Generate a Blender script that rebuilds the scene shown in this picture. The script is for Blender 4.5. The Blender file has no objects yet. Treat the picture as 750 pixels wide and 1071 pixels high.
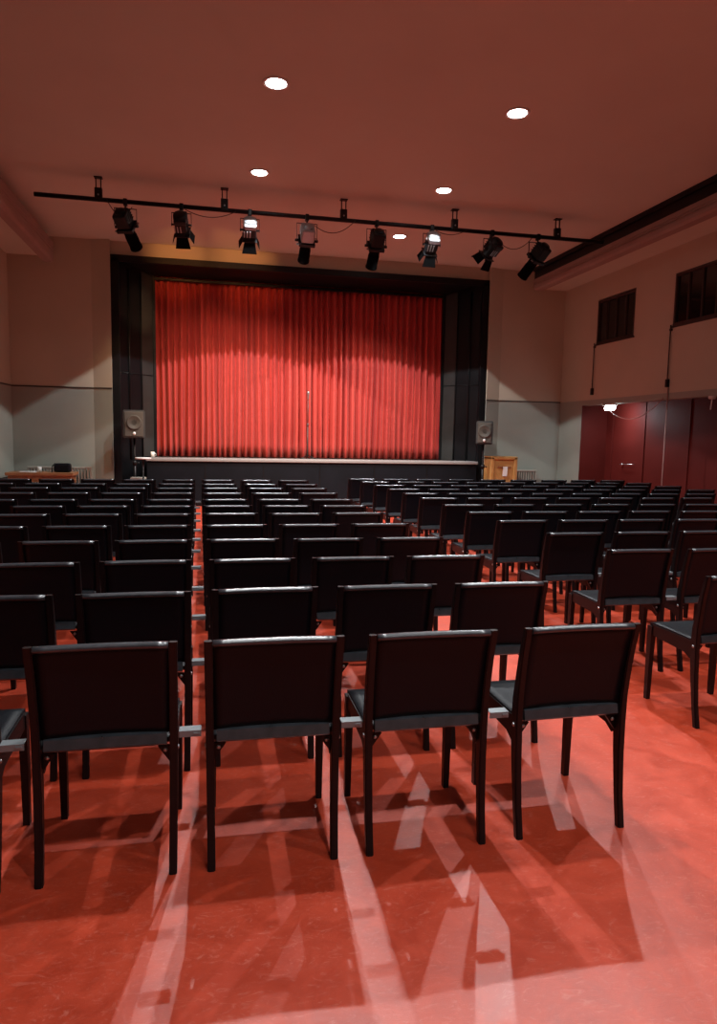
import bpy, bmesh, math, random
from mathutils import Vector, Matrix
random.seed(7)
C = bpy.context.scene.collection
PI = math.pi

# ---------------------------------------------------------------- materials
def mat(name, col, rough=.5, metal=0., spec=.5, emit=None, estr=0., noise=None, bump=None, coat=0., sheen=0.):
    m = bpy.data.materials.new(name); m.use_nodes = True
    nt = m.node_tree; b = nt.nodes['Principled BSDF']
    b.inputs['Base Color'].default_value = (*col, 1)
    b.inputs['Roughness'].default_value = rough
    b.inputs['Metallic'].default_value = metal
    b.inputs['Specular IOR Level'].default_value = spec
    b.inputs['Coat Weight'].default_value = coat
    b.inputs['Sheen Weight'].default_value = sheen
    if emit:
        b.inputs['Emission Color'].default_value = (*emit, 1)
        b.inputs['Emission Strength'].default_value = estr
    if noise or bump:
        tc = nt.nodes.new('ShaderNodeTexCoord')
    if noise:      # (scale, colour2, detail, rough variation)
        n = nt.nodes.new('ShaderNodeTexNoise'); n.inputs['Scale'].default_value = noise[0]
        n.inputs['Detail'].default_value = noise[2]
        nt.links.new(tc.outputs['Object'], n.inputs['Vector'])
        r = nt.nodes.new('ShaderNodeValToRGB')
        r.color_ramp.elements[0].position = .35; r.color_ramp.elements[1].position = .65
        r.color_ramp.elements[0].color = (*noise[1], 1); r.color_ramp.elements[1].color = (*col, 1)
        nt.links.new(n.outputs['Fac'], r.inputs['Fac'])
        nt.links.new(r.outputs['Color'], b.inputs['Base Color'])
        if noise[3]:
            mr = nt.nodes.new('ShaderNodeMapRange')
            mr.inputs['To Min'].default_value = rough - noise[3]; mr.inputs['To Max'].default_value = rough + noise[3]
            nt.links.new(n.outputs['Fac'], mr.inputs['Value']); nt.links.new(mr.outputs['Result'], b.inputs['Roughness'])
    if bump:       # (scale, strength)
        n2 = nt.nodes.new('ShaderNodeTexNoise'); n2.inputs['Scale'].default_value = bump[0]; n2.inputs['Detail'].default_value = 6
        nt.links.new(tc.outputs['Object'], n2.inputs['Vector'])
        bp = nt.nodes.new('ShaderNodeBump'); bp.inputs['Strength'].default_value = bump[1]; bp.inputs['Distance'].default_value = .01
        nt.links.new(n2.outputs['Fac'], bp.inputs['Height']); nt.links.new(bp.outputs['Normal'], b.inputs['Normal'])
    return m

M = dict(
 ceiling=mat('ceiling_paint', (.54,.56,.47), .8, noise=(.9,(.515,.53,.445),3,0), bump=(60,.05)),
 cream=mat('cream_wall_paint', (.49,.44,.34), .8, noise=(1.2,(.46,.415,.32),4,0), bump=(50,.05)),
 dado=mat('grey_green_dado_paint', (.29,.315,.27), .55, noise=(1.5,(.27,.29,.25),4,0), bump=(50,.04)),
 black=mat('black_stage_panel', (.004,.0045,.0055), .45, spec=.25, noise=(3,(.0025,.003,.004),4,.06)),
 stagefront=mat('dark_stage_front', (.0035,.005,.0085), .6, spec=.15, noise=(3,(.0025,.004,.0065),4,.06)),
 nosing=mat('grey_stage_edge', (.22,.21,.21), .6),
 boards=mat('stage_boards', (.10,.08,.07), .5, noise=(4,(.07,.055,.05),4,.05)),
 wood=mat('dark_stained_wood', (.006,.003,.0035), .42, spec=.3, noise=(14,(.0035,.002,.0025),4,.06)),
 leather=mat('black_leather', (.0015,.0022,.0045), .5, spec=.24, bump=(220,.12)),
 edge=mat('highlit_leather_edge', (.032,.038,.046), .30, spec=.9, noise=(30,(.02,.025,.03),3,.06)),  # leather colour lightened to carry the grey highlight along top and rear edges
 steel=mat('brushed_steel', (.55,.56,.57), .38, 1.0, noise=(40,(.45,.46,.47),3,.08)),
 greypanel=mat('dark_grey_satin_panel', (.030,.031,.030), .45, spec=.4, noise=(4,(.024,.025,.024),4,.05)),
 greysteel=mat('grey_bracket_metal', (.17,.19,.20), .4, .2),
 silver=mat('silver_housing', (.30,.32,.33), .35, .6),
 blackmetal=mat('black_metal', (.004,.004,.005), .45, spec=.3),
 redpanel=mat('dark_red_panel', (.085,.008,.006), .6, spec=.15, noise=(2,(.075,.007,.005),4,.05)),
 glass=mat('dark_window_glass', (.012,.010,.010), .12),
 winframe=mat('brown_window_frame', (.035,.018,.014), .5),
 beamp=mat('beam_paint', (.30,.235,.20), .7, noise=(2,(.27,.21,.18),4,0)),
 oak=mat('orange_oak', (.50,.27,.09), .45, noise=(9,(.42,.21,.06),6,.08)),
 brownwood=mat('brown_table_wood', (.33,.14,.055), .45, noise=(9,(.25,.10,.04),6,.08)),
 paper=mat('white_paper', (.75,.74,.70), .7),
 grille=mat('speaker_grille', (.075,.065,.052), .6, noise=(80,(.05,.043,.036),2,0)),
 plastic=mat('grey_plastic', (.035,.035,.035), .5),
 radiator=mat('radiator_paint', (.33,.32,.27), .5),
 green=mat('green_crate_plastic', (.05,.09,.06), .45),
 cable=mat('cable_rubber', (.012,.008,.007), .5),
 palecable=mat('pale_cable', (.35,.2,.18), .5),
 matt=mat('matt_black_paint', (.0015,.0015,.0017), .7, spec=.06),
 lampglass=mat('downlight_diffuser', (.8,.8,.8), .4, emit=(1,.98,.95), estr=28),
 lampglass2=mat('emergency_diffuser', (.8,.8,.8), .4, emit=(.8,.95,1), estr=40),
 lens_on=mat('lens_glass', (.3,.3,.3), .1, emit=(1,.75,.45), estr=1),
 whitemetal=mat('white_trim', (.7,.7,.68), .4),
)

# floor: red linoleum with a marbled look and a satin wax finish
def floor_mat():
    m = bpy.data.materials.new('red_linoleum'); m.use_nodes = True
    nt = m.node_tree; b = nt.nodes['Principled BSDF']; N = nt.nodes.new; L = nt.links.new
    tc = N('ShaderNodeTexCoord')
    n1 = N('ShaderNodeTexNoise'); n1.inputs['Scale'].default_value = 5; n1.inputs['Detail'].default_value = 9; n1.inputs['Roughness'].default_value = .65; n1.inputs['Distortion'].default_value = 1.2
    L(tc.outputs['Object'], n1.inputs['Vector'])
    r1 = N('ShaderNodeValToRGB'); e = r1.color_ramp.elements
    e[0].position = .34; e[0].color = (.38,.034,.011,1); e[1].position = .68; e[1].color = (.53,.056,.020,1)
    L(n1.outputs['Fac'], r1.inputs['Fac'])
    # pale scuffs, thin and streaky
    mp = N('ShaderNodeMapping'); mp.inputs['Scale'].default_value = (1.0,2.2,1); mp.inputs['Rotation'].default_value = (0,0,.5)
    L(tc.outputs['Object'], mp.inputs['Vector'])
    n2 = N('ShaderNodeTexNoise'); n2.inputs['Scale'].default_value = 14; n2.inputs['Detail'].default_value = 12; n2.inputs['Roughness'].default_value = .75; n2.inputs['Distortion'].default_value = 2.5
    L(mp.outputs['Vector'], n2.inputs['Vector'])
    r2 = N('ShaderNodeValToRGB'); e = r2.color_ramp.elements
    e[0].position = .54; e[0].color = (0,0,0,1); e[1].position = .76; e[1].color = (.6,.6,.6,1)
    L(n2.outputs['Fac'], r2.inputs['Fac'])
    mx = N('ShaderNodeMix'); mx.data_type = 'RGBA'; mx.inputs[7].default_value = (.66,.24,.18,1)
    L(r2.outputs['Color'], mx.inputs[0]); L(r1.outputs['Color'], mx.inputs[6])
    L(mx.outputs[2], b.inputs['Base Color'])
    mr = N('ShaderNodeMapRange'); mr.inputs['To Min'].default_value = .28; mr.inputs['To Max'].default_value = .50
    L(n1.outputs['Fac'], mr.inputs['Value']); L(mr.outputs['Result'], b.inputs['Roughness'])
    b.inputs['Specular IOR Level'].default_value = .68
    bp = N('ShaderNodeBump'); bp.inputs['Strength'].default_value = .22; bp.inputs['Distance'].default_value = .004
    L(n2.outputs['Fac'], bp.inputs['Height']); L(bp.outputs['Normal'], b.inputs['Normal'])
    return m
M['floor'] = floor_mat()

def curtain_mat():
    m = bpy.data.materials.new('red_velvet'); m.use_nodes = True
    nt = m.node_tree; b = nt.nodes['Principled BSDF']; N = nt.nodes.new; L = nt.links.new
    tc = N('ShaderNodeTexCoord'); mp = N('ShaderNodeMapping'); mp.inputs['Scale'].default_value = (3.1,1,.05)
    L(tc.outputs['Object'], mp.inputs['Vector'])
    n = N('ShaderNodeTexNoise'); n.inputs['Scale'].default_value = 2.4; n.inputs['Detail'].default_value = 3
    L(mp.outputs['Vector'], n.inputs['Vector'])
    r = N('ShaderNodeValToRGB'); e = r.color_ramp.elements
    e[0].position = .35; e[0].color = (.34,.018,.016,1); e[1].position = .65; e[1].color = (.50,.048,.036,1)
    L(n.outputs['Fac'], r.inputs['Fac']); L(r.outputs['Color'], b.inputs['Base Color'])
    b.inputs['Roughness'].default_value = .75; b.inputs['Sheen Weight'].default_value = .25
    b.inputs['Sheen Tint'].default_value = (1,.4,.35,1)
    return m
M['curtain'] = curtain_mat()

# ---------------------------------------------------------------- helpers
def props(o, label=None, cat=None, group=None, kind=None):
    if label: o['label'] = label
    if cat: o['category'] = cat
    if group: o['group'] = group
    if kind: o['kind'] = kind
    return o
def thing(name, label, cat, loc=(0,0,0), rot=(0,0,0), group=None):
    o = bpy.data.objects.new(name, None); C.objects.link(o)
    o.location = loc; o.rotation_euler = rot; o.empty_display_size = .05
    return props(o, label, cat, group)
def box(bm, a, b, bev=0., M4=None, mi=0, seg=2):
    x0,y0,z0 = [min(p,q) for p,q in zip(a,b)]; x1,y1,z1 = [max(p,q) for p,q in zip(a,b)]
    vs = [bm.verts.new(v) for v in ((x0,y0,z0),(x1,y0,z0),(x1,y1,z0),(x0,y1,z0),(x0,y0,z1),(x1,y0,z1),(x1,y1,z1),(x0,y1,z1))]
    fs = [bm.faces.new([vs[i] for i in q]) for q in ((3,2,1,0),(4,5,6,7),(0,1,5,4),(1,2,6,5),(2,3,7,6),(3,0,4,7))]
    for f in fs: f.material_index = mi
    if bev:
        es = list({e for f in fs for e in f.edges})
        r = bmesh.ops.bevel(bm, geom=es, offset=bev, segments=seg, profile=.5, affect='EDGES', clamp_overlap=True)
        for f in r['faces']: f.material_index = mi
        vs = list({v for v in r['verts']} | {v for v in vs if v.is_valid})
    if M4 is not None:
        bmesh.ops.transform(bm, matrix=M4, verts=[v for v in vs if v.is_valid])
    return vs
def loft(bm, rings, closed_caps=True, mi=0, smooth=False):
    R = [[bm.verts.new(p) for p in r] for r in rings]
    n = len(R[0])
    for a, b in zip(R, R[1:]):
        for i in range(n):
            f = bm.faces.new((a[i], a[(i+1)%n], b[(i+1)%n], b[i])); f.material_index = mi; f.smooth = smooth
    if closed_caps:
        f = bm.faces.new(R[0][::-1]); f.material_index = mi
        f = bm.faces.new(R[-1]); f.material_index = mi
    return [v for r in R for v in r]
def tube(bm, pts, r, n=10, mi=0):
    pts = [Vector(p) for p in pts]; rings = []
    for i, p in enumerate(pts):
        d = (pts[min(i+1,len(pts)-1)] - pts[max(i-1,0)]).normalized()
        u = d.cross(Vector((0,0,1)) if abs(d.z) < .9 else Vector((0,1,0))).normalized(); w = d.cross(u)
        rr = r[i] if isinstance(r, (list,tuple)) else r
        rings.append([p + rr*(math.cos(2*PI*k/n)*u + math.sin(2*PI*k/n)*w) for k in range(n)])
    return loft(bm, rings, mi=mi, smooth=True)
def lathe(bm, prof, n=32, c=(0,0,0), M4=None, mi=0, smooth=True):   # prof (r,z) pairs
    rings = [[(c[0]+r*math.cos(2*PI*k/n), c[1]+r*math.sin(2*PI*k/n), c[2]+z) for k in range(n)] for r, z in prof]
    vs = loft(bm, rings, mi=mi, smooth=smooth)
    if M4 is not None: bmesh.ops.transform(bm, matrix=M4, verts=vs)
    return vs
def obj(name, bm, mats, parent=None, loc=None):
    bmesh.ops.recalc_face_normals(bm, faces=bm.faces)
    me = bpy.data.meshes.new(name); bm.to_mesh(me); bm.free()
    for m in (mats if isinstance(mats, (list,tuple)) else [mats]): me.materials.append(M[m])
    o = bpy.data.objects.new(name, me); C.objects.link(o)
    if parent: o.parent = parent
    if loc: o.location = loc
    return o
def B(*boxes, bev=0.):
    bm = bmesh.new()
    for a, b in boxes: box(bm, a, b, bev)
    return bm
def copy_tree(o, parent=None):
    c = o.copy(); C.objects.link(c)
    if parent: c.parent = parent
    for ch in o.children: copy_tree(ch, c)
    return c
def struct(name, bm, mats): return props(obj(name, bm, mats), kind='structure')

# ---------------------------------------------------------------- room
XL, XR, YF, YB = -3.84, 7.97, 15.0, -4.0
ZC, ZS, ZD = 5.28, 4.90, 2.38      # centre ceiling, side soffits, dado line
struct('floor', B(((XL-.2,YB-.2,-.2),(XR+1.2,YF+2.2,0))), 'floor')
struct('ceiling', B(((-3.1,YB-.2,ZC),(7.25,YF+.3,ZC+.2)), ((XL-.2,YB-.2,ZS),(-3.12,YF,ZS+.2)), ((7.27,YB-.2,ZS),(XR+.2,YF,ZS+.2)),
                      ((-3.12,YB-.2,ZS+.2),(-3.1,YF,ZC+.2)), ((7.25,YB-.2,ZS+.2),(7.27,YF,ZC+.2))), 'ceiling')
def twotone(rects):   # rects: (a, b) boxes already split at the dado line; material by height
    bm = bmesh.new()
    for a, b in rects:
        if a[2] < ZD < b[2]:
            box(bm, a, (b[0],b[1],ZD), mi=1); box(bm, (a[0],a[1],ZD), b, mi=0)
        else: box(bm, a, b, mi=0 if a[2] >= ZD-.001 else 1)
    return bm
# front wall around the proscenium opening, with two shallow pilasters
struct('wall_front', twotone([((XL,YF,0),(-1.83,YF+.25,5.3)), ((5.99,YF,0),(XR,YF+.25,5.3)), ((-1.83,YF,4.95),(5.99,YF+.25,5.3))]), ['cream','dado'])
struct('wall_left', twotone([((XL-.2,YB,0),(XL,YF+.25,5.3))]), ['cream','dado'])
struct('wall_back', twotone([((XL-.2,YB-.2,0),(XR+.2,YB,5.3))]), ['cream','dado'])
# slightly splayed strips either side of the proscenium
bm = bmesh.new()
for P in ([(-2.30,YF),(-1.93,YF-.12),(-1.93,YF)], [(6.44,YF),(6.09,YF-.12),(6.09,YF)]):
    loft(bm, [[(x,y,0) for x,y in P], [(x,y,ZD) for x,y in P]], mi=1); loft(bm, [[(x,y,ZD) for x,y in P], [(x,y,ZC) for x,y in P]], mi=0)
struct('wall_splay', bm, ['cream','dado'])
# right wall: window openings and the long red recess
wins = [(12.25,13.58,3.53,4.42), (9.02,11.09,3.54,4.44)]
OP0, OP1, OPZ = 2.0, 14.03, 2.27
W = [((XR,14.03,0),(XR+.2,YF+.25,5.3)), ((XR,YB,0),(XR+.2,OP0,5.3)), ((XR,OP0,OPZ),(XR+.2,OP1,3.53)), ((XR,OP0,4.44),(XR+.2,OP1,5.3)),
     ((XR,13.58,3.53),(XR+.2,OP1,4.44)), ((XR,11.09,3.53),(XR+.2,12.25,4.44)), ((XR,OP0,3.53),(XR+.2,9.02,4.44))]
struct('wall_right', twotone(W), ['cream','dado'])
struct('wall_recess', B(((XR+.62,OP0-.2,0),(XR+.7,OP1+.2,2.45)), ((XR+.2,OP1,0),(XR+.62,OP1+.2,2.45)), ((XR+.2,OP0-.2,0),(XR+.62,OP0,2.45)), ((XR+.006,OP1-.02,0),(XR+.62,OP1,OPZ))), 'redpanel')
struct('ceiling_recess', B(((XR+.2,OP0-.2,OPZ+.06),(XR+.7,OP1+.2,2.45))), 'ceiling')
# vertical panel joints of the red recess wall
bm = bmesh.new()
for y in [13.75, 12.6, 11.25, 9.9, 8.6, 7.3, 6.0, 4.7, 3.4]:
    box(bm, (XR+.6,y-.012,0), (XR+.62,y+.012,2.3), .003)
props(obj('trim_1', bm, 'redpanel'), kind='structure')
# thin dark dado line
def line(n, a, b): props(obj(n, B((a,b)), 'winframe'), kind='structure')
line('trim_2', (XL,YF-.012,ZD-.012), (-2.30,YF,ZD+.012))
for n, P in (('trim_3', [(-2.30,YF-.008),(-1.93,YF-.128),(-1.93,YF-.11),(-2.30,YF)]), ('trim_4', [(6.44,YF-.008),(6.09,YF-.128),(6.09,YF-.11),(6.44,YF)])):
    bm = bmesh.new(); loft(bm, [[(x,y,ZD-.012) for x,y in P], [(x,y,ZD+.012) for x,y in P]]); props(obj(n, bm, 'winframe'), kind='structure')
line('trim_5', (6.45,YF-.012,ZD-.012), (XR,YF,ZD+.012))
line('trim_6', (XL,YB,ZD-.012), (XL+.012,YF-.012,ZD+.012))
# baseboards
for n, a, b in (('baseboard_left',(XL,YB,0),(XL+.02,YF,.1)), ('baseboard_front',(XL,YF-.02,0),(-2.3,YF,.1)), ('baseboard_right',(6.45,YF-.02,0),(XR,YF,.1))):
    props(obj(n, B((a,b), bev=.004), 'winframe'), kind='structure')
# long beams between the high centre ceiling and the side soffits
def beam(name, x0, x1, zlo, zhi, y1, inner):
    # profile in (x,z) with rounded lower edges and two grooves on the inner face
    w = x1-x0; s = 1 if inner > 0 else -1
    xi, xo = (x1, x0) if inner > 0 else (x0, x1)
    h = zhi-zlo
    P = [(xo,zhi),(xo,zlo+.05),(xo+s*.03,zlo),(xi-s*.05,zlo),(xi-s*.01,zlo+.03),(xi,zlo+.07),(xi,zlo+h*.42),(xi-s*.018,zlo+h*.44),(xi-s*.018,zlo+h*.50),(xi,zlo+h*.52),(xi,zlo+h*.60),(xi-s*.012,zlo+h*.62),(xi-s*.012,zlo+h*.66),(xi,zlo+h*.68),(xi,zhi)]
    bm = bmesh.new()
    rings = [[(x,y,z) for x,z in P] for y in (YB, y1-.08)]
    cx = (x0+x1)/2
    rings.append([(cx+(x-cx)*.75,y1,zlo+(z-zlo)*.95+.01) for x,z in P])
    loft(bm, rings)
    struct(name, bm, 'beamp')
beam('trim_7', -3.12, -2.90, 4.70, 5.07, 14.65, 1)
beam('trim_8', 7.02, 7.26, 4.80, 5.03, 14.75, -1)
# shade of the gap above the right beam, painted as black boxes
struct('slot_shade', B(((7.04,YB,5.03),(7.25,14.7,5.24)), ((7.0,YB,5.20),(7.25,14.7,5.28))), 'black')

# windows high in the right wall
def window(i, y0, y1, z0, z1, n):
    t = props(thing('window_%d'%i, None, None, (XR,(y0+y1)/2,z0)), kind='structure')
    c = (y0+y1)/2
    hw = (y1-y0)/2; h = z1-z0; bm = bmesh.new()
    for a, b in (((.0,-hw,0),(.08,hw,.05)), ((.0,-hw,h-.05),(.08,hw,h)), ((0,-hw,.05),(.08,-hw+.045,h-.05)), ((0,hw-.045,.05),(.08,hw,h-.05))): box(bm, a, b, .006)
    box(bm, (-.02,-hw-.03,-.03), (.02,hw+.03,0), .004)
    obj('window_frame', bm, 'winframe', t)
    for k in range(1, n):
        y = -hw + k*2*hw/n
        obj('mullion', B(((.015,y-.016,.05),(.07,y+.016,h-.05)), bev=.004), 'winframe', t)
    for k in range(n):
        ya = -hw+k*2*hw/n; yb = ya+2*hw/n
        obj('pane', B(((.04,ya+.01,.03),(.046,yb-.01,h-.03))), 'glass', t)
window(1, *wins[0], 4); window(2, *wins[1], 6)
# black panels behind the window glass
struct('trim_9', B(((XR+.16,12.2,3.5),(XR+.2,13.6,4.5)), ((XR+.16,9.0,3.5),(XR+.2,11.12,4.5))), 'black')
for y, lab in ((13.60,'thin dark window crank rod below the smaller far window'), (11.10,'thin dark window crank rod below the larger near window')):
    t = thing('crank_rod', lab, 'crank rod', (XR-.03,y,2.48), group=None)
    bm = bmesh.new(); tube(bm, [(0,0,.1),(0,0,1.08)], .011, 8); box(bm, (-.014,-.02,.98), (.03,.02,1.02), .004); obj('rod', bm, 'winframe', t)
    bm = bmesh.new(); box(bm, (-.025,-.03,0), (.03,.03,.14), .008); obj('handle', bm, 'blackmetal', t)

# ---------------------------------------------------------------- proscenium and stage
ox0, ox1, oz1 = -1.83, 5.99, 4.95          # opening in the wall plane
ix0, ix1, iz1 = -1.15, 5.31, 4.82          # opening at the curtain
YC = 15.8
bm = bmesh.new()
def quadslab(bm, P, t):  # slab with 4 corners P and thickness vector t
    a = [bm.verts.new(p) for p in P]; b = [bm.verts.new(Vector(p)+Vector(t)) for p in P]
    bm.faces.new(a); bm.faces.new(b[::-1])
    for i in range(4): bm.faces.new((a[i], b[i], b[(i+1)%4], a[(i+1)%4]))
quadslab(bm, [(ox0,YF,0),(ix0,YC,0),(ix0,YC,iz1),(ox0,YF,oz1)], (-.05,.06,0))
quadslab(bm, [(ox1,YF,0),(ix1,YC,0),(ix1,YC,iz1),(ox1,YF,oz1)], (.05,.06,0))
quadslab(bm, [(ox0,YF,oz1),(ix0,YC,iz1),(ix1,YC,iz1),(ox1,YF,oz1)], (0,.06,.05))
# outer architrave
for a, b in (((ox0-.1,YF-.07,0),(ox0+.06,YF+.02,oz1+.0)), ((ox1-.06,YF-.07,0),(ox1+.1,YF+.02,oz1)), ((ox0-.1,YF-.07,oz1-.07),(ox1+.1,YF+.02,oz1+.06))): box(bm, a, b, .012)
props(obj('proscenium_frame', bm, 'black'), kind='structure')
# slim half-round ribs and joints on the splayed jambs
def along(x0, x1, f): return (x0+(x1-x0)*f, YF+(YC-YF)*f)
bm = bmesh.new()
for (a, b, s) in ((ox0, ix0, 1), (ox1, ix1, -1)):
    for f, r in ((.30,.028),(.62,.018)):
        x, y = along(a, b, f); tube(bm, [(x,y-.005,.95),(x,y-.005,4.8)], r, 10)
    x, y = along(a, b, .98); box(bm, (x-.03,y-.05,.95), (x+.03,y-.0,iz1), .008)
    for z in (2.72,):
        p, q = along(a, b, .04), along(a, b, .95); tube(bm, [(p[0],p[1],z),(q[0],q[1],z)], .012, 8)
box(bm, (ix0,YC-.06,iz1-.09), (ix1,YC-.0,iz1-.03), .01)
props(obj('trim_10', bm, 'black'), kind='structure')
# satin dark grey inner panels of the splayed jambs
bm = bmesh.new()
for (a, b, sg) in ((ox0, ix0, 1), (ox1, ix1, -1)):
    p, q = along(a, b, .64), along(a, b, .94)
    quadslab(bm, [(p[0]+sg*.004,p[1]-.004,1.0),(q[0]+sg*.004,q[1]-.004,1.0),(q[0]+sg*.004,q[1]-.004,4.78),(p[0]+sg*.004,p[1]-.004,4.83)], (-sg*.01,.01,0))
props(obj('trim_15', bm, 'greypanel'), kind='structure')
# stage
bm = bmesh.new(); box(bm, (-1.27,14.78,0), (5.87,17.0,.93)); struct('stage', bm, 'stagefront')
struct('trim_11', B(((-1.29,14.74,.93),(5.89,15.25,.995)), bev=.012), 'nosing')
struct('trim_12', B(((-1.27,15.25,.93),(5.87,17.0,.985))), 'boards')
bm = bmesh.new()
for x in (-.1,1.1,2.3,3.5,4.7): box(bm, (x-.01,14.77,.05), (x+.01,14.78,.9))
box(bm, (-1.27,14.765,0), (5.87,14.78,.08), .004)
struct('trim_13', bm, 'black')
struct('wall_stage', B(((-2.4,17.0,0),(6.6,17.2,5.3)), ((-2.5,15.25,0),(-2.4,17.0,5.3)), ((6.6,15.25,0),(6.7,17.0,5.3)), ((-2.5,15.25,5.3),(6.7,17.2,5.4))), 'black')
# curtain: gathered velvet, pleats of irregular width
bm = bmesh.new()
x, xe, i = -1.22, 5.36, 0; path = []
knots = [x]
while knots[-1] < xe: knots.append(knots[-1] + random.uniform(.11,.20))
amps = [random.uniform(.05,.10) for _ in knots]
ph2 = [random.uniform(-.03,.03) for _ in knots]
zs = [1.0 + (4.92-1.0)*k/14 for k in range(15)]
cols = []
for k in range(len(knots)-1):
    for s in range(12):
        u = s/12; xx = knots[k] + (knots[k+1]-knots[k])*u
        A = amps[k]*(1-u)+amps[k+1]*u
        cols.append((xx, -A*1.25*(1-math.cos(2*PI*u)) + .012*math.sin(4*PI*u), k, u))
grid = []
for (xx, yy, k, u) in cols:
    colv = []
    for z in zs:
        t = (z-1)/3.9
        sway = .02*math.sin(3.1*t + k*.9) * (1-t) + ph2[k]*(1-u)*(1-t) + ph2[k+1]*u*(1-t)
        colv.append(bm.verts.new((xx + sway, YC+.20 + yy*(1-.35*t), z)))
    grid.append(colv)
for a, b in zip(grid, grid[1:]):
    for j in range(len(zs)-1):
        f = bm.faces.new((a[j], b[j], b[j+1], a[j+1])); f.smooth = True
cur = obj('stage_curtain', bm, 'curtain')
sm = cur.modifiers.new('thickness', 'SOLIDIFY'); sm.thickness = .008
props(cur, 'closed red velvet curtain hanging in deep pleats across the stage', 'curtain')

# microphone on its stand
t = thing('microphone_stand', 'thin microphone stand standing on the stage before the red curtain', 'microphone stand', (2.10,15.30,.985))
bm = bmesh.new()
for k in range(3):
    a = PI/2 + k*2*PI/3; tube(bm, [(0,0,.09),(.20*math.cos(a),.20*math.sin(a),.012)], .009, 8)
obj('tripod_base', bm, 'blackmetal', t)
bm = bmesh.new(); tube(bm, [(0,0,.05),(0,0,.75)], .011, 8); tube(bm, [(0,0,.75),(0,0,1.32)], .008, 8); tube(bm, [(0,0,.72),(0,0,.79)], .018, 10); obj('pole', bm, 'plastic', t)
bm = bmesh.new(); lathe(bm, [(.012,0),(.017,.04),(.02,.12),(.026,.13),(.029,.155),(.024,.18),(.01,.192)], 14, M4=Matrix.Translation((0,0,1.30)) @ Matrix.Rotation(.25,4,'X')); obj('microphone', bm, 'silver', t)

# ---------------------------------------------------------------- recessed downlights
def spot(name, loc, power, size, blend, color, radius, direction=None, parent=None):
    L = bpy.data.lights.new(name, 'SPOT'); L.energy = power; L.spot_size = size; L.spot_blend = blend; L.color = color; L.shadow_soft_size = radius
    o = bpy.data.objects.new(name, L); C.objects.link(o); o.location = loc
    if direction is not None: o.rotation_euler = Vector(direction).to_track_quat('-Z','Y').to_euler()
    if parent: o.parent = parent
    return o
DLX, DLY = (.71, 3.51), (13.15, 10.6, 7.97, 5.65, 3.1, .55, -2.0)
dl_labels = {(.71,13.15):'round recessed downlight half hidden behind the third spotlight from the left',
 (3.51,13.15):'round recessed downlight low between the fifth and sixth spotlights of the bar',
 (.71,10.6):'round recessed downlight in the left line, just in front of the lighting bar',
 (3.51,10.6):'round recessed downlight in the right line, just in front of the lighting bar',
 (.71,7.97):'bright round downlight highest in the picture of the left line',
 (3.51,7.97):'round recessed downlight in the right line, second from the camera',
 (3.51,5.65):'round recessed downlight cut by the top edge of the picture',
 (.71,5.65):'round recessed downlight above the left chairs, overhead out of view',
 (.71,3.1):'round recessed downlight overhead the front left chairs, out of view',
 (3.51,3.1):'round recessed downlight overhead the front aisle, out of view',
 (.71,.55):'round recessed downlight of the left line, over the open red floor at the back',
 (3.51,.55):'round recessed downlight of the right line, over the open red floor at the back',
 (.71,-2.0):'last round recessed downlight of the left line, beside the back wall',
 (3.51,-2.0):'last round recessed downlight of the right line, beside the back wall'}
dl0 = thing('ceiling_downlight', '-', 'ceiling light', (0,0,ZC), group='recessed ceiling downlights')
bm = bmesh.new(); lathe(bm, [(.105,-.001),(.145,-.001),(.148,-.008),(.138,-.014),(.118,-.012),(.108,-.006)], 40); obj('trim_ring', bm, 'whitemetal', dl0)
bm = bmesh.new(); lathe(bm, [(.001,-.004),(.11,-.004),(.108,-.010),(.06,-.016),(.001,-.018)], 32); obj('diffuser', bm, 'lampglass', dl0)
POW = {13.15:620, 10.6:430, 7.97:430, 5.65:430, 3.1:250, .55:170, -2.0:120}
first = True
for x in DLX:
    for y in DLY:
        t = dl0 if first else copy_tree(dl0); first = False
        t.location = (x,y,ZC); t['label'] = dl_labels[(x,y)]
        spot('downlight_beam', (x,y,ZC-.03), POW[y], math.radians(111), .05, (.95,.985,1), .035)

# ---------------------------------------------------------------- lighting bar
TY, TZ = 11.42, 4.96
t = thing('lighting_bar', 'long thin black lighting bar hung below the ceiling on five brackets', 'lighting bar', (2.1,TY,TZ))
bm = bmesh.new(); tube(bm, [(-4.62,0,0),(4.62,0,0)], .033, 14); obj('pipe', bm, 'blackmetal', t)
for x in (-1.62,.23,2.11,3.99,5.85):
    bm = bmesh.new(); xr = x-2.1
    box(bm, (xr-.06,-.05,.305), (xr+.06,.05,.32), .004)
    for s in (-1,1): box(bm, (xr+s*.035-.008,-.012,.14), (xr+s*.035+.008,.012,.31), .003)
    box(bm, (xr-.055,-.036,-.01), (xr+.055,.036,.165), .008)
    obj('hanging_bracket', bm, 'blackmetal', t)
    bm = bmesh.new(); tube(bm, [(xr,-.045,.06),(xr,-.028,.06)], .012, 10); obj('bolt', bm, 'silver', t)

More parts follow.
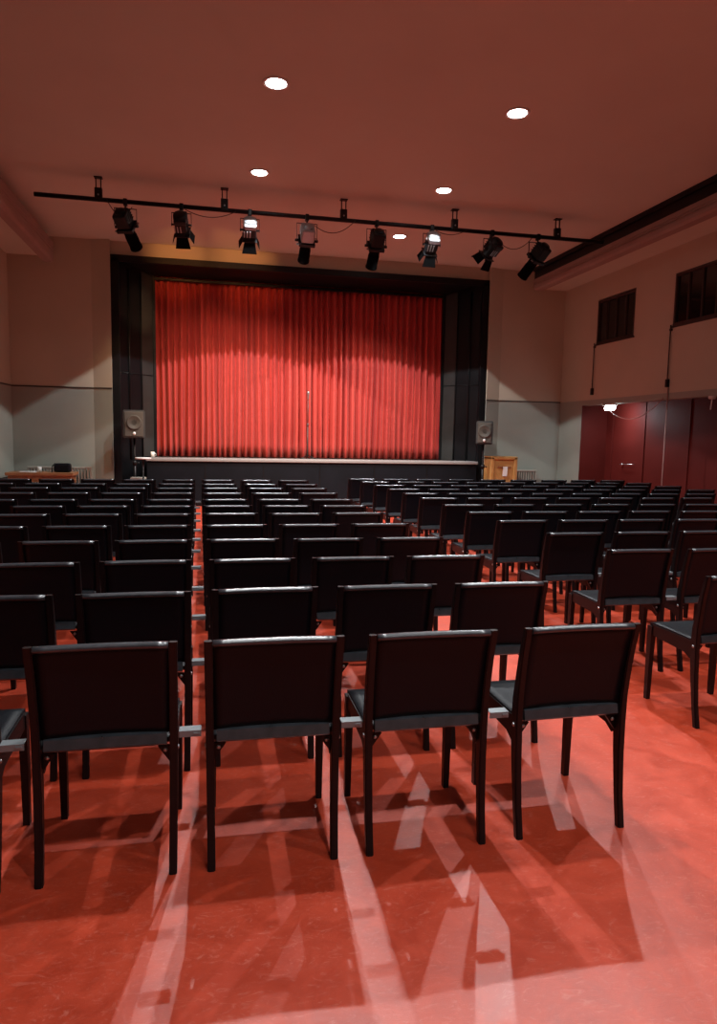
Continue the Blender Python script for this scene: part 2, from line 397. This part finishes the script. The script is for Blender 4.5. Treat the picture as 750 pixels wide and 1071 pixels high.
# fixtures. local frame: origin at the clamp on the bar, beam axis = local -Z after tilting
def barn_spot(x, lat, tilt, label, housing='blackmetal', glow=None, roll=0):
    t = thing('barn_door_spotlight', label, 'stage spotlight', (x,TY,TZ), group='spotlights on the lighting bar')
    bm = bmesh.new(); box(bm, (-.03,-.045,-.06), (.03,.045,.04), .01); tube(bm, [(0,0,-.05),(0,0,-.10)], .012, 8); obj('clamp', bm, 'blackmetal', t)
    bm = bmesh.new()
    for a, b in (((-.15,-.008,-.105),(.15,.008,-.095)), ((-.15,-.012,-.30),(-.142,.012,-.095)), ((.142,-.012,-.30),(.15,.012,-.095))): box(bm, a, b, .002)
    obj('yoke', bm, 'blackmetal', t)
    piv = Matrix.Translation((0,0,-.27))
    d = Vector((lat, math.sin(tilt), -math.cos(tilt))).normalized()
    rot = (-d).to_track_quat('Z','Y').to_matrix().to_4x4()
    MM = piv @ rot @ Matrix.Rotation(roll,4,'Z')
    bm = bmesh.new()
    lathe(bm, [(.001,.19),(.07,.19),(.098,.17),(.105,.12),(.105,-.10),(.112,-.105),(.112,-.13),(.09,-.13),(.09,-.12),(.001,-.12)], 20, M4=MM)
    box(bm, (-.085,-.12,-.06), (.085,.12,.15), .02, M4=MM)
    for k in range(5): box(bm, (-.09,-.1,-.04+k*.04), (.09,.128,-.03+k*.04), .002, M4=MM)
    for s in (-1,1): tube(bm, [MM @ Vector((s*.10,0,0)), MM @ Vector((s*.155,0,0))], .016, 8)
    obj('housing', bm, 'blackmetal', t)
    bm = bmesh.new(); lathe(bm, [(.001,.20),(.075,.20),(.104,.178),(.111,.12),(.111,.085),(.001,.085)], 20, M4=MM); box(bm, (-.095,-.126,.075), (.095,.126,.155), .02, M4=MM); obj('lamp_cap', bm, housing, t)
    bm = bmesh.new()
    for k in (-1,0,1): box(bm, (-.045+k*.045-.008+.0,-.132,-.05), (-.045+k*.045+.008+.0,-.126,.06), .002, M4=MM)
    obj('vent_slot', bm, 'silver', t)
    bm = bmesh.new(); box(bm, (-.115,-.12,-.145), (.115,.12,-.13), .004, M4=MM); obj('filter_frame', bm, 'blackmetal', t)
    for k in range(4):
        a = k*PI/2; R4 = MM @ Matrix.Rotation(a,4,'Z') @ Matrix.Translation((0,.105,-.145)) @ Matrix.Rotation(math.radians(24 if k % 2 else 20),4,'X')
        wd = (.085,.115) if k % 2 == 0 else (.08,.095)
        L = .18 if k % 2 == 0 else .14
        bm = bmesh.new(); th = .003
        P = [(-wd[0],0,0),(wd[0],0,0),(wd[1],0,-L),(-wd[1],0,-L)]
        a1 = [bm.verts.new(R4 @ Vector((p[0],-th,p[2]))) for p in P]; b1 = [bm.verts.new(R4 @ Vector((p[0],th,p[2]))) for p in P]
        bm.faces.new(a1); bm.faces.new(b1[::-1])
        for q in range(4): bm.faces.new((a1[q], b1[q], b1[(q+1)%4], a1[(q+1)%4]))
        obj('barn_door', bm, 'matt', t)
    bm = bmesh.new(); lathe(bm, [(.001,-.112),(.088,-.112),(.086,-.122),(.05,-.135),(.001,-.14)], 20, M4=MM); obj('lens', bm, 'lens_on', t)
    return t, MM, d
def profile_spot(x, lat, tilt, label, housing='blackmetal'):
    t = thing('profile_spotlight', label, 'stage spotlight', (x,TY,TZ), group='spotlights on the lighting bar')
    bm = bmesh.new(); box(bm, (-.03,-.045,-.06), (.03,.045,.04), .01); tube(bm, [(0,0,-.05),(0,0,-.10)], .012, 8); obj('clamp', bm, 'blackmetal', t)
    bm = bmesh.new()
    for a, b in (((-.165,-.008,-.105),(.165,.008,-.095)), ((-.165,-.012,-.36),(-.157,.012,-.095)), ((.157,-.012,-.36),(.165,.012,-.095))): box(bm, a, b, .002)
    obj('yoke', bm, 'blackmetal', t)
    d = Vector((lat, math.sin(tilt), -math.cos(tilt))).normalized()
    rot = (-d).to_track_quat('Z','Y').to_matrix().to_4x4()
    MM = Matrix.Translation((0,0,-.33)) @ rot
    bm = bmesh.new(); box(bm, (-.105,-.11,-.02), (.105,.11,.22), .025, M4=MM)
    for k in range(4): box(bm, (-.112,-.09,.04+k*.04), (.112,.118,.052+k*.04), .002, M4=MM)
    lathe(bm, [(.001,.25),(.06,.25),(.08,.235),(.08,.21),(.001,.21)], 16, M4=MM)
    obj('lamp_housing', bm, housing, t)
    bm = bmesh.new(); box(bm, (-.13,-.125,-.075), (.13,.125,-.02), .008, M4=MM)
    for s in (-1,1): tube(bm, [MM @ Vector((s*.12,0,-.04)), MM @ Vector((s*.185,0,-.04))], .022, 10)
    obj('gate', bm, 'blackmetal', t)
    for s in (-1,1):
        bm = bmesh.new(); box(bm, (s*.13,-.02,-.055), (s*.19,.02,-.048), .002, M4=MM @ Matrix.Rotation(.5,4,'Z')); obj('shutter_blade', bm, 'silver', t)
    bm = bmesh.new(); lathe(bm, [(.001,-.07),(.082,-.07),(.086,-.12),(.086,-.20),(.092,-.205),(.092,-.40),(.098,-.405),(.098,-.43),(.088,-.43),(.086,-.41),(.001,-.41)], 20, M4=MM)
    obj('lens_tube', bm, 'matt', t)
    bm = bmesh.new(); lathe(bm, [(.001,-.405),(.084,-.405),(.08,-.415),(.04,-.425),(.001,-.427)], 18, M4=MM); obj('lens', bm, 'lens_on', t)
    return t, MM, d
D = math.radians
WARM, WARM2 = (1,.62,.33), (1,.80,.62)
fix = [
 ('p',-1.24, .30, D(52), 'black tubular spotlight, leftmost on the bar, pointing down to the right', 'blackmetal', WARM, 226),
 ('b', -.42, .10, D(54), 'black barn-door spotlight, second from the left on the bar', 'blackmetal', (1,.58,.30), 330),
 ('b',  .62, .00, D(50), 'silver-topped barn-door spotlight, third from the left on the bar', 'silver', WARM2, 308),
 ('p', 1.52,-.02, D(52), 'silver tubular spotlight, fourth from the left, hanging almost straight down', 'silver', WARM2, 206),
 ('p', 2.66,-.02, D(46), 'black tubular spotlight, fifth from the left, hanging almost straight down', 'blackmetal', WARM2, 206),
 ('b', 3.60,-.02, D(46), 'silver-topped barn-door spotlight, sixth from the left on the bar', 'silver', WARM2, 308),
 ('b', 4.66,-.40, D(46), 'black barn-door spotlight with open white-lit door, seventh from the left', 'blackmetal', WARM2, 360),
 ('p', 5.50,-.32, D(46), 'black tubular spotlight, rightmost on the bar, tilted down to the left', 'blackmetal', WARM2, 282),
]
for kind, x, lat, tilt, lab, hs, colr, pw in fix:
    t, MM, d = (barn_spot if kind == 'b' else profile_spot)(x, lat, tilt, lab, hs)
    off = .15 if kind == 'b' else .45
    p = Vector((x,TY,TZ)) + MM @ Vector((0,0,-off))
    spot('spotlight_beam_or_added_spill', p, pw, D(72 if kind == 'b' else 54), .5, colr, .05, direction=d)
# added lamps off the fixtures' axes, imitating warm spill on header and left jamb
for lt in (-.10, .28): spot('spotlight_beam_or_added_spill', (-.30,TY+.28,4.66), 330, D(27), 1.0, (1,.38,.11), .05, direction=(lt,1,.10))
spot('spotlight_beam_or_added_spill', (.60,TY+.25,4.62), 620, D(16), .9, (1,.62,.30), .04, direction=(-1.98,3.6,-.50))
# loose cables looping between the fixtures
def catenary(a, b, sag, n=14):
    a, b = Vector(a), Vector(b)
    return [a.lerp(b, i/n) + Vector((0,0,-sag*4*(i/n)*(1-i/n))) for i in range(n+1)]
for a, b, s, lab in (((-1.50,0,0),(-1.14,0,-.08),.17,'thin black cable looping from the bar to the leftmost spotlight'),
                     ((-.36,0,-.05),(.40,0,-.02),.10,'thin black cable sagging between the second and third spotlights'),
                     ((1.60,0,-.10),(2.30,0,0),.17,'thin black cable looping beside the fourth spotlight'),
                     ((4.75,0,-.12),(5.38,0,-.03),.17,'thin black cable sagging between the two rightmost spotlights'),
                     ((3.66,0,-.05),(4.2,0,0),.07,'short black cable beside the sixth spotlight')):
    bm = bmesh.new(); tube(bm, [Vector((p.x,TY-.035,TZ+p.z)) for p in catenary(a, b, s)], .006, 6)
    props(obj('cable', bm, 'cable'), lab, 'cable', 'cables on the lighting bar')

# ---------------------------------------------------------------- loudspeakers
def speaker(x, y, z0, w, h, rz, lab, slab):
    t = thing('loudspeaker', lab, 'loudspeaker', (x,y,z0), (0,0,rz), group='loudspeakers beside the stage')
    bm = bmesh.new()
    loft(bm, [[(-w/2,-.16,0),(w/2,-.16,0),(w*.34,.17,0),(-w*.34,.17,0)], [(-w/2,-.16,h),(w/2,-.16,h),(w*.34,.17,h),(-w*.34,.17,h)]])
    bmesh.ops.bevel(bm, geom=list(bm.edges), offset=.015, segments=2, affect='EDGES')
    obj('cabinet', bm, 'plastic', t)
    bm = bmesh.new(); box(bm, (-w/2+.035,-.176,.035), (w/2-.035,-.158,h-.035), .008); obj('grille', bm, 'grille', t)
    bm = bmesh.new(); lathe(bm, [(.001,.0),(.05,.0),(.10,.012),(.125,.02),(.14,.02),(.14,.0),(.0011,-.01)], 24, M4=Matrix.Translation((0,-.176,h*.56)) @ Matrix.Rotation(PI/2,4,'X')); obj('woofer', bm, 'grille', t)
    bm = bmesh.new(); lathe(bm, [(.001,.012),(.02,.010),(.032,.0),(.001,-.002)], 14, M4=Matrix.Translation((0,-.178,h*.17)) @ Matrix.Rotation(PI/2,4,'X')); obj('badge', bm, 'whitemetal', t)
    s = thing('speaker_stand', slab, 'speaker stand', (x,y+.02,0), (0,0,rz), group='speaker stands')
    bm = bmesh.new(); tube(bm, [(0,0,.35),(0,0,z0)], .020, 12); tube(bm, [(0,0,.28),(0,0,z0*.66)], .028, 12); obj('pole', bm, 'blackmetal', s)
    bm = bmesh.new(); tube(bm, [(0,0,z0*.62),(0,0,z0*.68)], .04, 12); tube(bm, [(.03,0,z0*.65),(.09,0,z0*.65)], .014, 8); obj('collar', bm, 'blackmetal', s)
    for k in range(3):
        a = PI/2+k*2*PI/3; ca, sa = math.cos(a), math.sin(a)
        bm = bmesh.new(); tube(bm, [(0.02*ca,.02*sa,.60),(.22*ca,.22*sa,.015)], .012, 8); tube(bm, [(0.01*ca,.01*sa,.30),(.11*ca,.11*sa,.31)], .008, 8); obj('leg', bm, 'blackmetal', s)
speaker(-1.47, 14.40, 1.39, .42, .55, D(6), 'grey loudspeaker on a stand at the left side of the stage', 'black speaker stand at the left side of the stage')
speaker(5.83, 14.30, 1.39, .36, .50, D(-20), 'dark loudspeaker on a stand at the right side of the stage', 'black speaker stand at the right side, beside the orange wooden lectern')

# ---------------------------------------------------------------- lectern, radiators, table etc
t = thing('lectern', 'orange-brown wooden lectern with a white sheet, right of the stage', 'lectern', (6.30,14.45,0))
bm = bmesh.new(); box(bm, (-.29,-.19,.05), (.29,.19,1.08), .012); obj('body', bm, 'oak', t)
bm = bmesh.new()
for a, b in (((-.31,-.22,.0),(-.23,.20,1.12)), ((.23,-.22,.0),(.31,.20,1.12)), ((-.31,-.22,1.06),(.31,.20,1.13))): box(bm, a, b, .015)
obj('side_frame', bm, 'oak', t)
bm = bmesh.new(); box(bm, (-.16,-.205,.88), (.16,-.188,.92), .006); box(bm, (-.14,-.205,.55), (.14,-.188,.58), .006); obj('grip_slot', bm, 'brownwood', t)
bm = bmesh.new(); box(bm, (-.055,-.212,.70), (.055,-.206,.91), .002, M4=Matrix.Rotation(.03,4,'Y')); props(obj('paper_notice', bm, 'paper', t), 'white sheet on the lectern front')
def radiator(x0, x1, y, z1, lab):
    t = thing('radiator', lab, 'radiator', ((x0+x1)/2,y,0), group='radiators under the front wall'); hw = (x1-x0)/2
    bm = bmesh.new(); n = int(2*hw/.06)
    for k in range(n+1):
        x = -hw+.02 + k*(2*hw-.04)/n; box(bm, (x-.014,-.05,.16), (x+.014,.05,z1-.05), .008)
    obj('column_grille', bm, 'radiator', t)
    bm = bmesh.new(); box(bm, (-hw,-.06,z1-.06), (hw,.06,z1-.02), .01); box(bm, (-hw,-.045,.12), (hw,.045,.17), .01); obj('header', bm, 'radiator', t)
    for s in (-1,1):
        bm = bmesh.new(); box(bm, (s*(hw-.08)-.02,-.04,0), (s*(hw-.08)+.02,.04,.13), .004); obj('foot', bm, 'radiator', t)
radiator(-3.55, -2.34, 14.86, .82, 'pale ribbed radiator under the left front wall behind the table')
radiator(6.62, 7.36, 14.86, .84, 'pale ribbed radiator against the wall right of the orange lectern')
t = thing('table', 'long low brown wooden table at the left front wall', 'table', (-3.12,14.25,0))
bm = bmesh.new(); box(bm, (-.62,-.28,.66), (.58,.28,.72), .01); obj('tabletop', bm, 'brownwood', t)
bm = bmesh.new()
for a, b in (((-.56,-.24,.54),(.52,-.22,.66)), ((-.56,.22,.54),(.52,.24,.66)), ((-.57,-.24,.54),(-.55,.24,.66)), ((.51,-.24,.54),(.53,.24,.66))): box(bm, a, b, .003)
obj('apron', bm, 'brownwood', t)
for sx in (-.55,.51):
    for sy in (-.22,.22):
        bm = bmesh.new(); loft(bm, [[(sx+i*.018,sy+j*.018,0) for i,j in ((-1,-1),(1,-1),(1,1),(-1,1))], [(sx+i*.027,sy+j*.027,.66) for i,j in ((-1,-1),(1,-1),(1,1),(-1,1))]]); obj('leg', bm, 'brownwood', t)
bm = bmesh.new()
for k in range(4): box(bm, (-.18,-.12,.004*k), (.12,.1,.004*k+.003), M4=Matrix.Rotation(.06*k,4,'Z'))
props(obj('paper_stack', bm, 'paper', loc=(-3.33,14.13,.721)), 'small stack of white papers lying on the brown table', 'papers')
bm = bmesh.new(); lathe(bm, [(.001,0),(.03,0),(.036,.1),(.032,.1),(.028,.01),(.001,.008)], 18)
props(obj('cup', bm, 'paper', loc=(-3.18,14.2,.721)), 'white cup on the brown table beside the white papers', 'cup')
t = thing('bag', 'black bag with a strap standing on the right end of the brown table', 'bag', (-2.78,14.2,.721))
bm = bmesh.new(); box(bm, (-.14,-.08,0), (.16,.08,.17), .035, seg=3); obj('body', bm, 'leather', t)
bm = bmesh.new(); tube(bm, [(-.11,-.06,.17),(-.15,-.11,.12),(-.16,-.12,-.02+.03),(-.15,-.12,.012)], .012, 8); obj('strap', bm, 'leather', t)
# pedestal table at the left stage corner, mug, green crate
t = thing('side_table', 'small white-topped side table at the left corner of the stage', 'side table', (-1.25,13.75,0))
bm = bmesh.new(); lathe(bm, [(.001,1.005),(.14,1.005),(.15,1.012),(.15,1.028),(.14,1.035),(.001,1.035)], 28); obj('tabletop', bm, 'whitemetal', t)
bm = bmesh.new(); tube(bm, [(0,0,.02),(0,0,1.005)], .016, 10); lathe(bm, [(.001,0),(.10,0),(.10,.012),(.03,.03),(.001,.032)], 24); obj('pedestal', bm, 'blackmetal', t)
bm = bmesh.new(); lathe(bm, [(.001,0),(.033,0),(.04,.12),(.036,.12),(.03,.01),(.001,.008)], 18); tube(bm, [(.036,0,.095),(.062,0,.085),(.062,0,.04),(.036,0,.03)], .006, 6)
props(obj('mug', bm, 'paper', loc=(-1.16,14.86,.996)), 'small white mug on the left front corner of the stage edge', 'mug')
t = thing('crate', 'dark green crate on the floor left of the stage front', 'crate', (-1.37,14.06,0))
bm = bmesh.new()
for a, b in (((-.13,-.11,0),(.13,.11,.62)),): box(bm, a, b, .012)
obj('body', bm, 'green', t)
bm = bmesh.new(); box(bm, (-.14,-.12,.60), (.14,.12,.64), .008); obj('rim', bm, 'radiator', t)

# emergency lamp under the header of the red recess and small fittings
t = thing('emergency_light', 'bright bluish-white lamp under the header of the dark red recess', 'wall lamp', (XR-.0+.06,13.02,OPZ))
bm = bmesh.new(); box(bm, (-.06,-.20,-.035), (.06,.20,0), .008); obj('housing', bm, 'whitemetal', t)
bm = bmesh.new(); box(bm, (-.045,-.14,-.13), (.045,.14,-.035), .02, seg=3); obj('diffuser', bm, 'lampglass2', t)
L = bpy.data.lights.new('emergency_lamp_light', 'AREA'); L.shape = 'RECTANGLE'; L.size = .08; L.size_y = .22; L.energy = 14; L.color = (.75,.93,1)
lo = bpy.data.objects.new('emergency_lamp_light', L); C.objects.link(lo); lo.location = (XR+.06,13.02,OPZ-.145); lo.rotation_euler = Vector((.45,0.1,-1)).to_track_quat('-Z','Y').to_euler()
bm = bmesh.new(); tube(bm, catenary((XR-.012,13.2,OPZ+.03),(XR-.012,11.2,OPZ+.03),.36), .007, 6)
props(obj('cable', bm, 'palecable'), 'pale cable sagging below the header of the red recess', 'cable')
bm = bmesh.new(); tube(bm, [(0,0,0),(0,0,OPZ+.2)], .012, 8)
props(obj('cable_pipe', bm, 'palecable', loc=(XR-.015,11.08,0.0)), 'thin upright pipe in front of the dark red recess wall', 'pipe')
t = thing('door_pull', 'small pale pull handle on the dark red recess panel', 'handle', (XR+.595,13.3,1.02))
bm = bmesh.new(); tube(bm, [(0,0,0),(-.05,0,0),(-.05,-.42,0.02),(0,-.42,.02)], .010, 8); obj('bar', bm, 'steel', t)
bm = bmesh.new(); lathe(bm, [(.001,0),(.03,0),(.03,.012),(.001,.014)], 16, M4=Matrix.Rotation(-PI/2,4,'Y')); obj('rosette', bm, 'steel', t)
t = thing('motion_sensor', 'small white sensor under the header at the right edge of the picture', 'sensor', (XR+.03,10.0,OPZ))
bm = bmesh.new(); lathe(bm, [(.001,0),(.06,0),(.06,-.03),(.045,-.05),(.001,-.055)], 20); obj('body', bm, 'whitemetal', t)
bm = bmesh.new(); tube(bm, [(0,0,-.05),(.0,.02,-.22)], .01, 8); obj('stem', bm, 'whitemetal', t)

# ---------------------------------------------------------------- chairs
CW, CH = .230, .82
def post_profile(z):   # y of the rear post centre, curved back at foot and top
    P = [(0,0),(.12,.022),(.28,.040),(.42,.048),(.52,.044),(.62,.028),(.73,.006),(.82,-.020)]
    for (a, ya), (b, yb) in zip(P, P[1:]):
        if z <= b: return ya + (yb-ya)*(z-a)/(b-a)
    return P[-1][1]
def make_chair():
    t = thing('chair', '-', 'chair')
    for s in (-1,1):
        bm = bmesh.new(); rings = []
        for k in range(15):
            z = CH*k/14; y = post_profile(z); xo = s*(.228 + .008*(z/CH)); w = .027
            dp = .030 + .020*max(0,1-abs(z-.43)/.3)
            if k == 14: dp = .022
            rings.append([(xo,y-dp/2,z),(xo-s*w,y-dp/2,z),(xo-s*w,y+dp/2,z),(xo,y+dp/2,z)])
        loft(bm, rings); bmesh.ops.recalc_face_normals(bm, faces=bm.faces)
        bmesh.ops.bevel(bm, geom=[e for e in bm.edges if abs((e.verts[0].co-e.verts[1].co).normalized().z) > .8], offset=.004, segments=2, affect='EDGES')
        obj('rear_leg', bm, 'wood', t)
        bm = bmesh.new(); rings = []
        for z, y, w, d in ((0,.425,.024,.028),(.2,.424,.028,.032),(.38,.42,.030,.040),(.44,.418,.030,.042)):
            x = s*.216
            rings.append([(x-w/2,y-d/2,z),(x+w/2,y-d/2,z),(x+w/2,y+d/2,z),(x-w/2,y+d/2,z)])
        loft(bm, rings); obj('front_leg', bm, 'wood', t)
        # side rail, thickening towards the rear with a bracket below
        bm = bmesh.new()
        P = [(.06,.455),(.06,.365),(.075,.355),(.12,.378),(.40,.39),(.40,.452)]
        loft(bm, [[(s*.203,y,z) for y,z in P], [(s*.226,y,z) for y,z in P]]); obj('side_rail', bm, 'wood', t)
        bm = bmesh.new()
        loft(bm, [[(s*.203,.055,.43),(s*.203,.055,.375),(s*.165,.055,.43)], [(s*.203,.07,.43),(s*.203,.07,.375),(s*.165,.07,.43)]]); obj('corner_brace', bm, 'wood', t)
        bm = bmesh.new(); lathe(bm, [(.001,.004),(.005,.004),(.008,0),(.001,-.001)], 10, M4=Matrix.Translation((s*.190,.052,.418)) @ Matrix.Rotation(PI/2,4,'X')); obj('bolt', bm, 'steel', t)
        bm = bmesh.new(); lathe(bm, [(.001,.004),(.005,.004),(.009,0),(.001,-.001)], 10, M4=Matrix.Translation((s*.233,.045,.43)) @ Matrix.Rotation(s*PI/2,4,'Y')); obj('bolt', bm, 'steel', t)
    obj('front_rail', B(((-.203,.408,.385),(.203,.43,.45)), bev=.004), 'wood', t)
    # seat: leather stretched over the frame, slightly dished
    bm = bmesh.new(); nx, ny = 10, 10; g = []
    for top in (1,0):
        gg = []
        for i in range(nx+1):
            r = []
            for j in range(ny+1):
                u, v = i/nx*2-1, j/ny*2-1
                x = u*.222; y = .240 + v*.188
                z = (.462 - .014*(1-u*u)*(1-v*v)) if top else .446 - .010*(1-u*u)*(1-v*v)
                if v > .95: z -= .004
                r.append(bm.verts.new((x,y,z)))
            gg.append(r)
        g.append(gg)
    for i in range(nx):
        for j in range(ny):
            for q in (0,1):
                f = bm.faces.new((g[q][i][j], g[q][i+1][j], g[q][i+1][j+1], g[q][i][j+1])); f.smooth = True
    for i in range(nx):
        for j in (0, ny): bm.faces.new((g[0][i][j], g[0][i+1][j], g[1][i+1][j], g[1][i][j]))
    for j in range(ny):
        for i in (0, nx): bm.faces.new((g[0][i][j], g[0][i][j+1], g[1][i][j+1], g[1][i][j]))
    obj('seat', bm, 'leather', t)
    # rear lip of the seat below the back, sloping outwards
    bm = bmesh.new(); P = [(.052,.492),(.034,.486),(.026,.452),(.034,.444),(.060,.448)]
    loft(bm, [[(-.196,y,z) for y,z in P], [(-.190,y,z-.0) for y,z in P], [(.190,y,z) for y,z in P], [(.196,y,z) for y,z in P]]); obj('rear_rail', bm, 'edge', t)
    # backrest: curved leather panel following the posts
    bm = bmesh.new(); nx, nz = 12, 12; F = []
    for side in (-1,1):
        gg = []
        for i in range(nx+1):
            r = []
            for j in range(nz+1):
                u = i/nx*2-1; z = .486 + (.808-.486)*j/nz
                y = post_profile(z) + side*.006 + .010*(1-u*u)
                r.append(bm.verts.new((u*.207,y,z)))
            gg.append(r)
        F.append(gg)
    for i in range(nx):
        for j in range(nz):
            for q in (0,1):
                f = bm.faces.new((F[q][i][j], F[q][i+1][j], F[q][i+1][j+1], F[q][i][j+1])); f.smooth = True
        for j in (0,nz): bm.faces.new((F[0][i][j], F[0][i+1][j], F[1][i+1][j], F[1][i][j]))
    for j in range(nz):
        for i in (0,nx): bm.faces.new((F[0][i][j], F[0][i][j+1], F[1][i][j+1], F[1][i][j]))
    obj('backrest', bm, 'leather', t)
    # rolled top edge of the back
    bm = bmesh.new(); rings = []
    for i in range(13):
        u = i/12*2-1; yc = post_profile(.815) + .010*(1-u*u); zc = .809
        rings.append([(u*.207, yc+.017*math.cos(a), zc+.012*math.sin(a)) for a in [k*2*PI/10 for k in range(10)]])
    loft(bm, rings, smooth=True); obj('top_roll', bm, 'edge', t)
    return t
def bracket_bm():
    bm = bmesh.new(); box(bm, (.237,.020,.492), (.311,.060,.495), .001); box(bm, (.237,.018,.472), (.311,.022,.495), .001)
    box(bm, (.285,.014,.480), (.306,.018,.488), .001)
    return bm
proto = make_chair()
br = obj('linking_bracket', bracket_bm(), 'greysteel', proto); props(br, 'steel bracket clipped to the next chair')
proto_nb = copy_tree(proto)
for ch in list(proto_nb.children):
    if ch.name.startswith('linking_bracket'): bpy.data.objects.remove(ch)
# image frustum (camera as set below) used only to leave out chairs wholly outside the picture
fpx = 726.0
def nrm(v): return Vector(v).normalized()
cy = nrm((220-375, 454-535.5, fpx)); cx = Vector((3780-375, 521-535.5, fpx)).normalized(); cx = (cx - cy*cx.dot(cy)).normalized(); cz = cx.cross(cy)
if cz.y > 0: cz = -cz
def project(p):
    q = cx*p[0] + cy*p[1] + cz*(p[2]-1.5)
    return (375+fpx*q.x/q.z, 535.5+fpx*q.y/q.z) if q.z > .05 else (-9999,0)
ORD = ['first','second','third','fourth','fifth','sixth','seventh','eighth','ninth','tenth','eleventh','twelfth','thirteenth']
YL = [.971*v for v in (2.375,3.165,3.945,4.71,5.48,6.29,6.98,7.67,8.52,9.30,10.06,10.95)]
XLs = [-.003,-.004,-.002,-.02,-.045,-.06,-.068,-.075,-.09,-.10,-.115,-.12]
YR = [.971*v for v in (3.18,4.035,4.847,5.637,6.329,7.034,7.85,8.52,9.238,9.977,10.72,11.42)]
XRs = [2.50,2.455,2.43,2.375,2.36,2.355,2.35,2.33,2.315,2.30,2.26,2.20]
used = [False, False]
def place(x, yt, label, link, group):
    pts = [project((x+dx, yt+dy, z)) for dx in (-.24,.24) for dy in (0,.45) for z in (0,.83)]
    if max(p[0] for p in pts) < 2 or min(p[0] for p in pts) > 748: return False
    src = proto if link else proto_nb
    i = 0 if link else 1
    if not used[i]: t = src; used[i] = True
    else: t = copy_tree(src)
    t.location = (x, yt, 0); t.rotation_euler = (0,0,random.uniform(-.02,.02)); t['label'] = label; t['group'] = group
    return True
cnt = 0
for r, (y, x0) in enumerate(zip(YL, XLs)):
    rn = 'row nearest the camera' if r == 0 else ('row nearest the stage' if r == 11 else ORD[r]+' row from the camera')
    for k in range(-7, 3):
        seat = 2-k
        x = x0 + .5*.457 + (-.013 + .558*k + (.022 if k == 2 else 0) if r == 0 else .016 + .562*k if r == 1 else .016 + .552*k if r == 2 and k > 0 else .567*k)
        if x < XL+.3: continue
        sn = 'aisle seat' if seat == 0 else ORD[seat]+' seat from the aisle'
        cnt += place(x, y + random.uniform(-.012,.012), 'black chair, left block, %s, %s' % (rn, sn), k < 2, 'black chairs of the left block')
for r, (y, x0) in enumerate(zip(YR, XRs)):
    rn = 'row nearest the camera' if r == 0 else ('row nearest the stage' if r == 11 else ORD[r]+' row from the camera')
    for k in range(0, 9):
        x = x0 + .5*.457 + .567*k
        sn = 'aisle seat' if k == 0 else ORD[k]+' seat from the aisle'
        cnt += place(x, y + random.uniform(-.012,.012), 'black chair, right block, %s, %s' % (rn, sn), k < 8, 'black chairs of the right block')
print('chairs', cnt)

# ---------------------------------------------------------------- world, camera, view
w = bpy.data.worlds.new('World'); bpy.context.scene.world = w; w.use_nodes = True
w.node_tree.nodes['Background'].inputs['Color'].default_value = (.5,.5,.55,1); w.node_tree.nodes['Background'].inputs['Strength'].default_value = 0.0
cam = bpy.data.cameras.new('camera'); co = bpy.data.objects.new('camera', cam); C.objects.link(co)
Rw = Matrix((cx, cy, cz))               # camera(image) axes -> world
right = Rw @ Vector((1,0,0)); up = Rw @ Vector((0,-1,0)); back = Rw @ Vector((0,0,-1))
m = Matrix.Identity(4)
for i in range(3):
    m[i][0], m[i][1], m[i][2] = right[i], up[i], back[i]
m[2][3] = 1.5
co.matrix_world = m
cam.sensor_fit = 'VERTICAL'; cam.sensor_height = 36; cam.lens = fpx/1071*36; cam.clip_start = .05
bpy.context.scene.camera = co
vs = bpy.context.scene.view_settings
vs.view_transform = 'Standard'; vs.look = 'None'; vs.gamma = 1; vs.use_curve_mapping = False; vs.exposure = 0.22
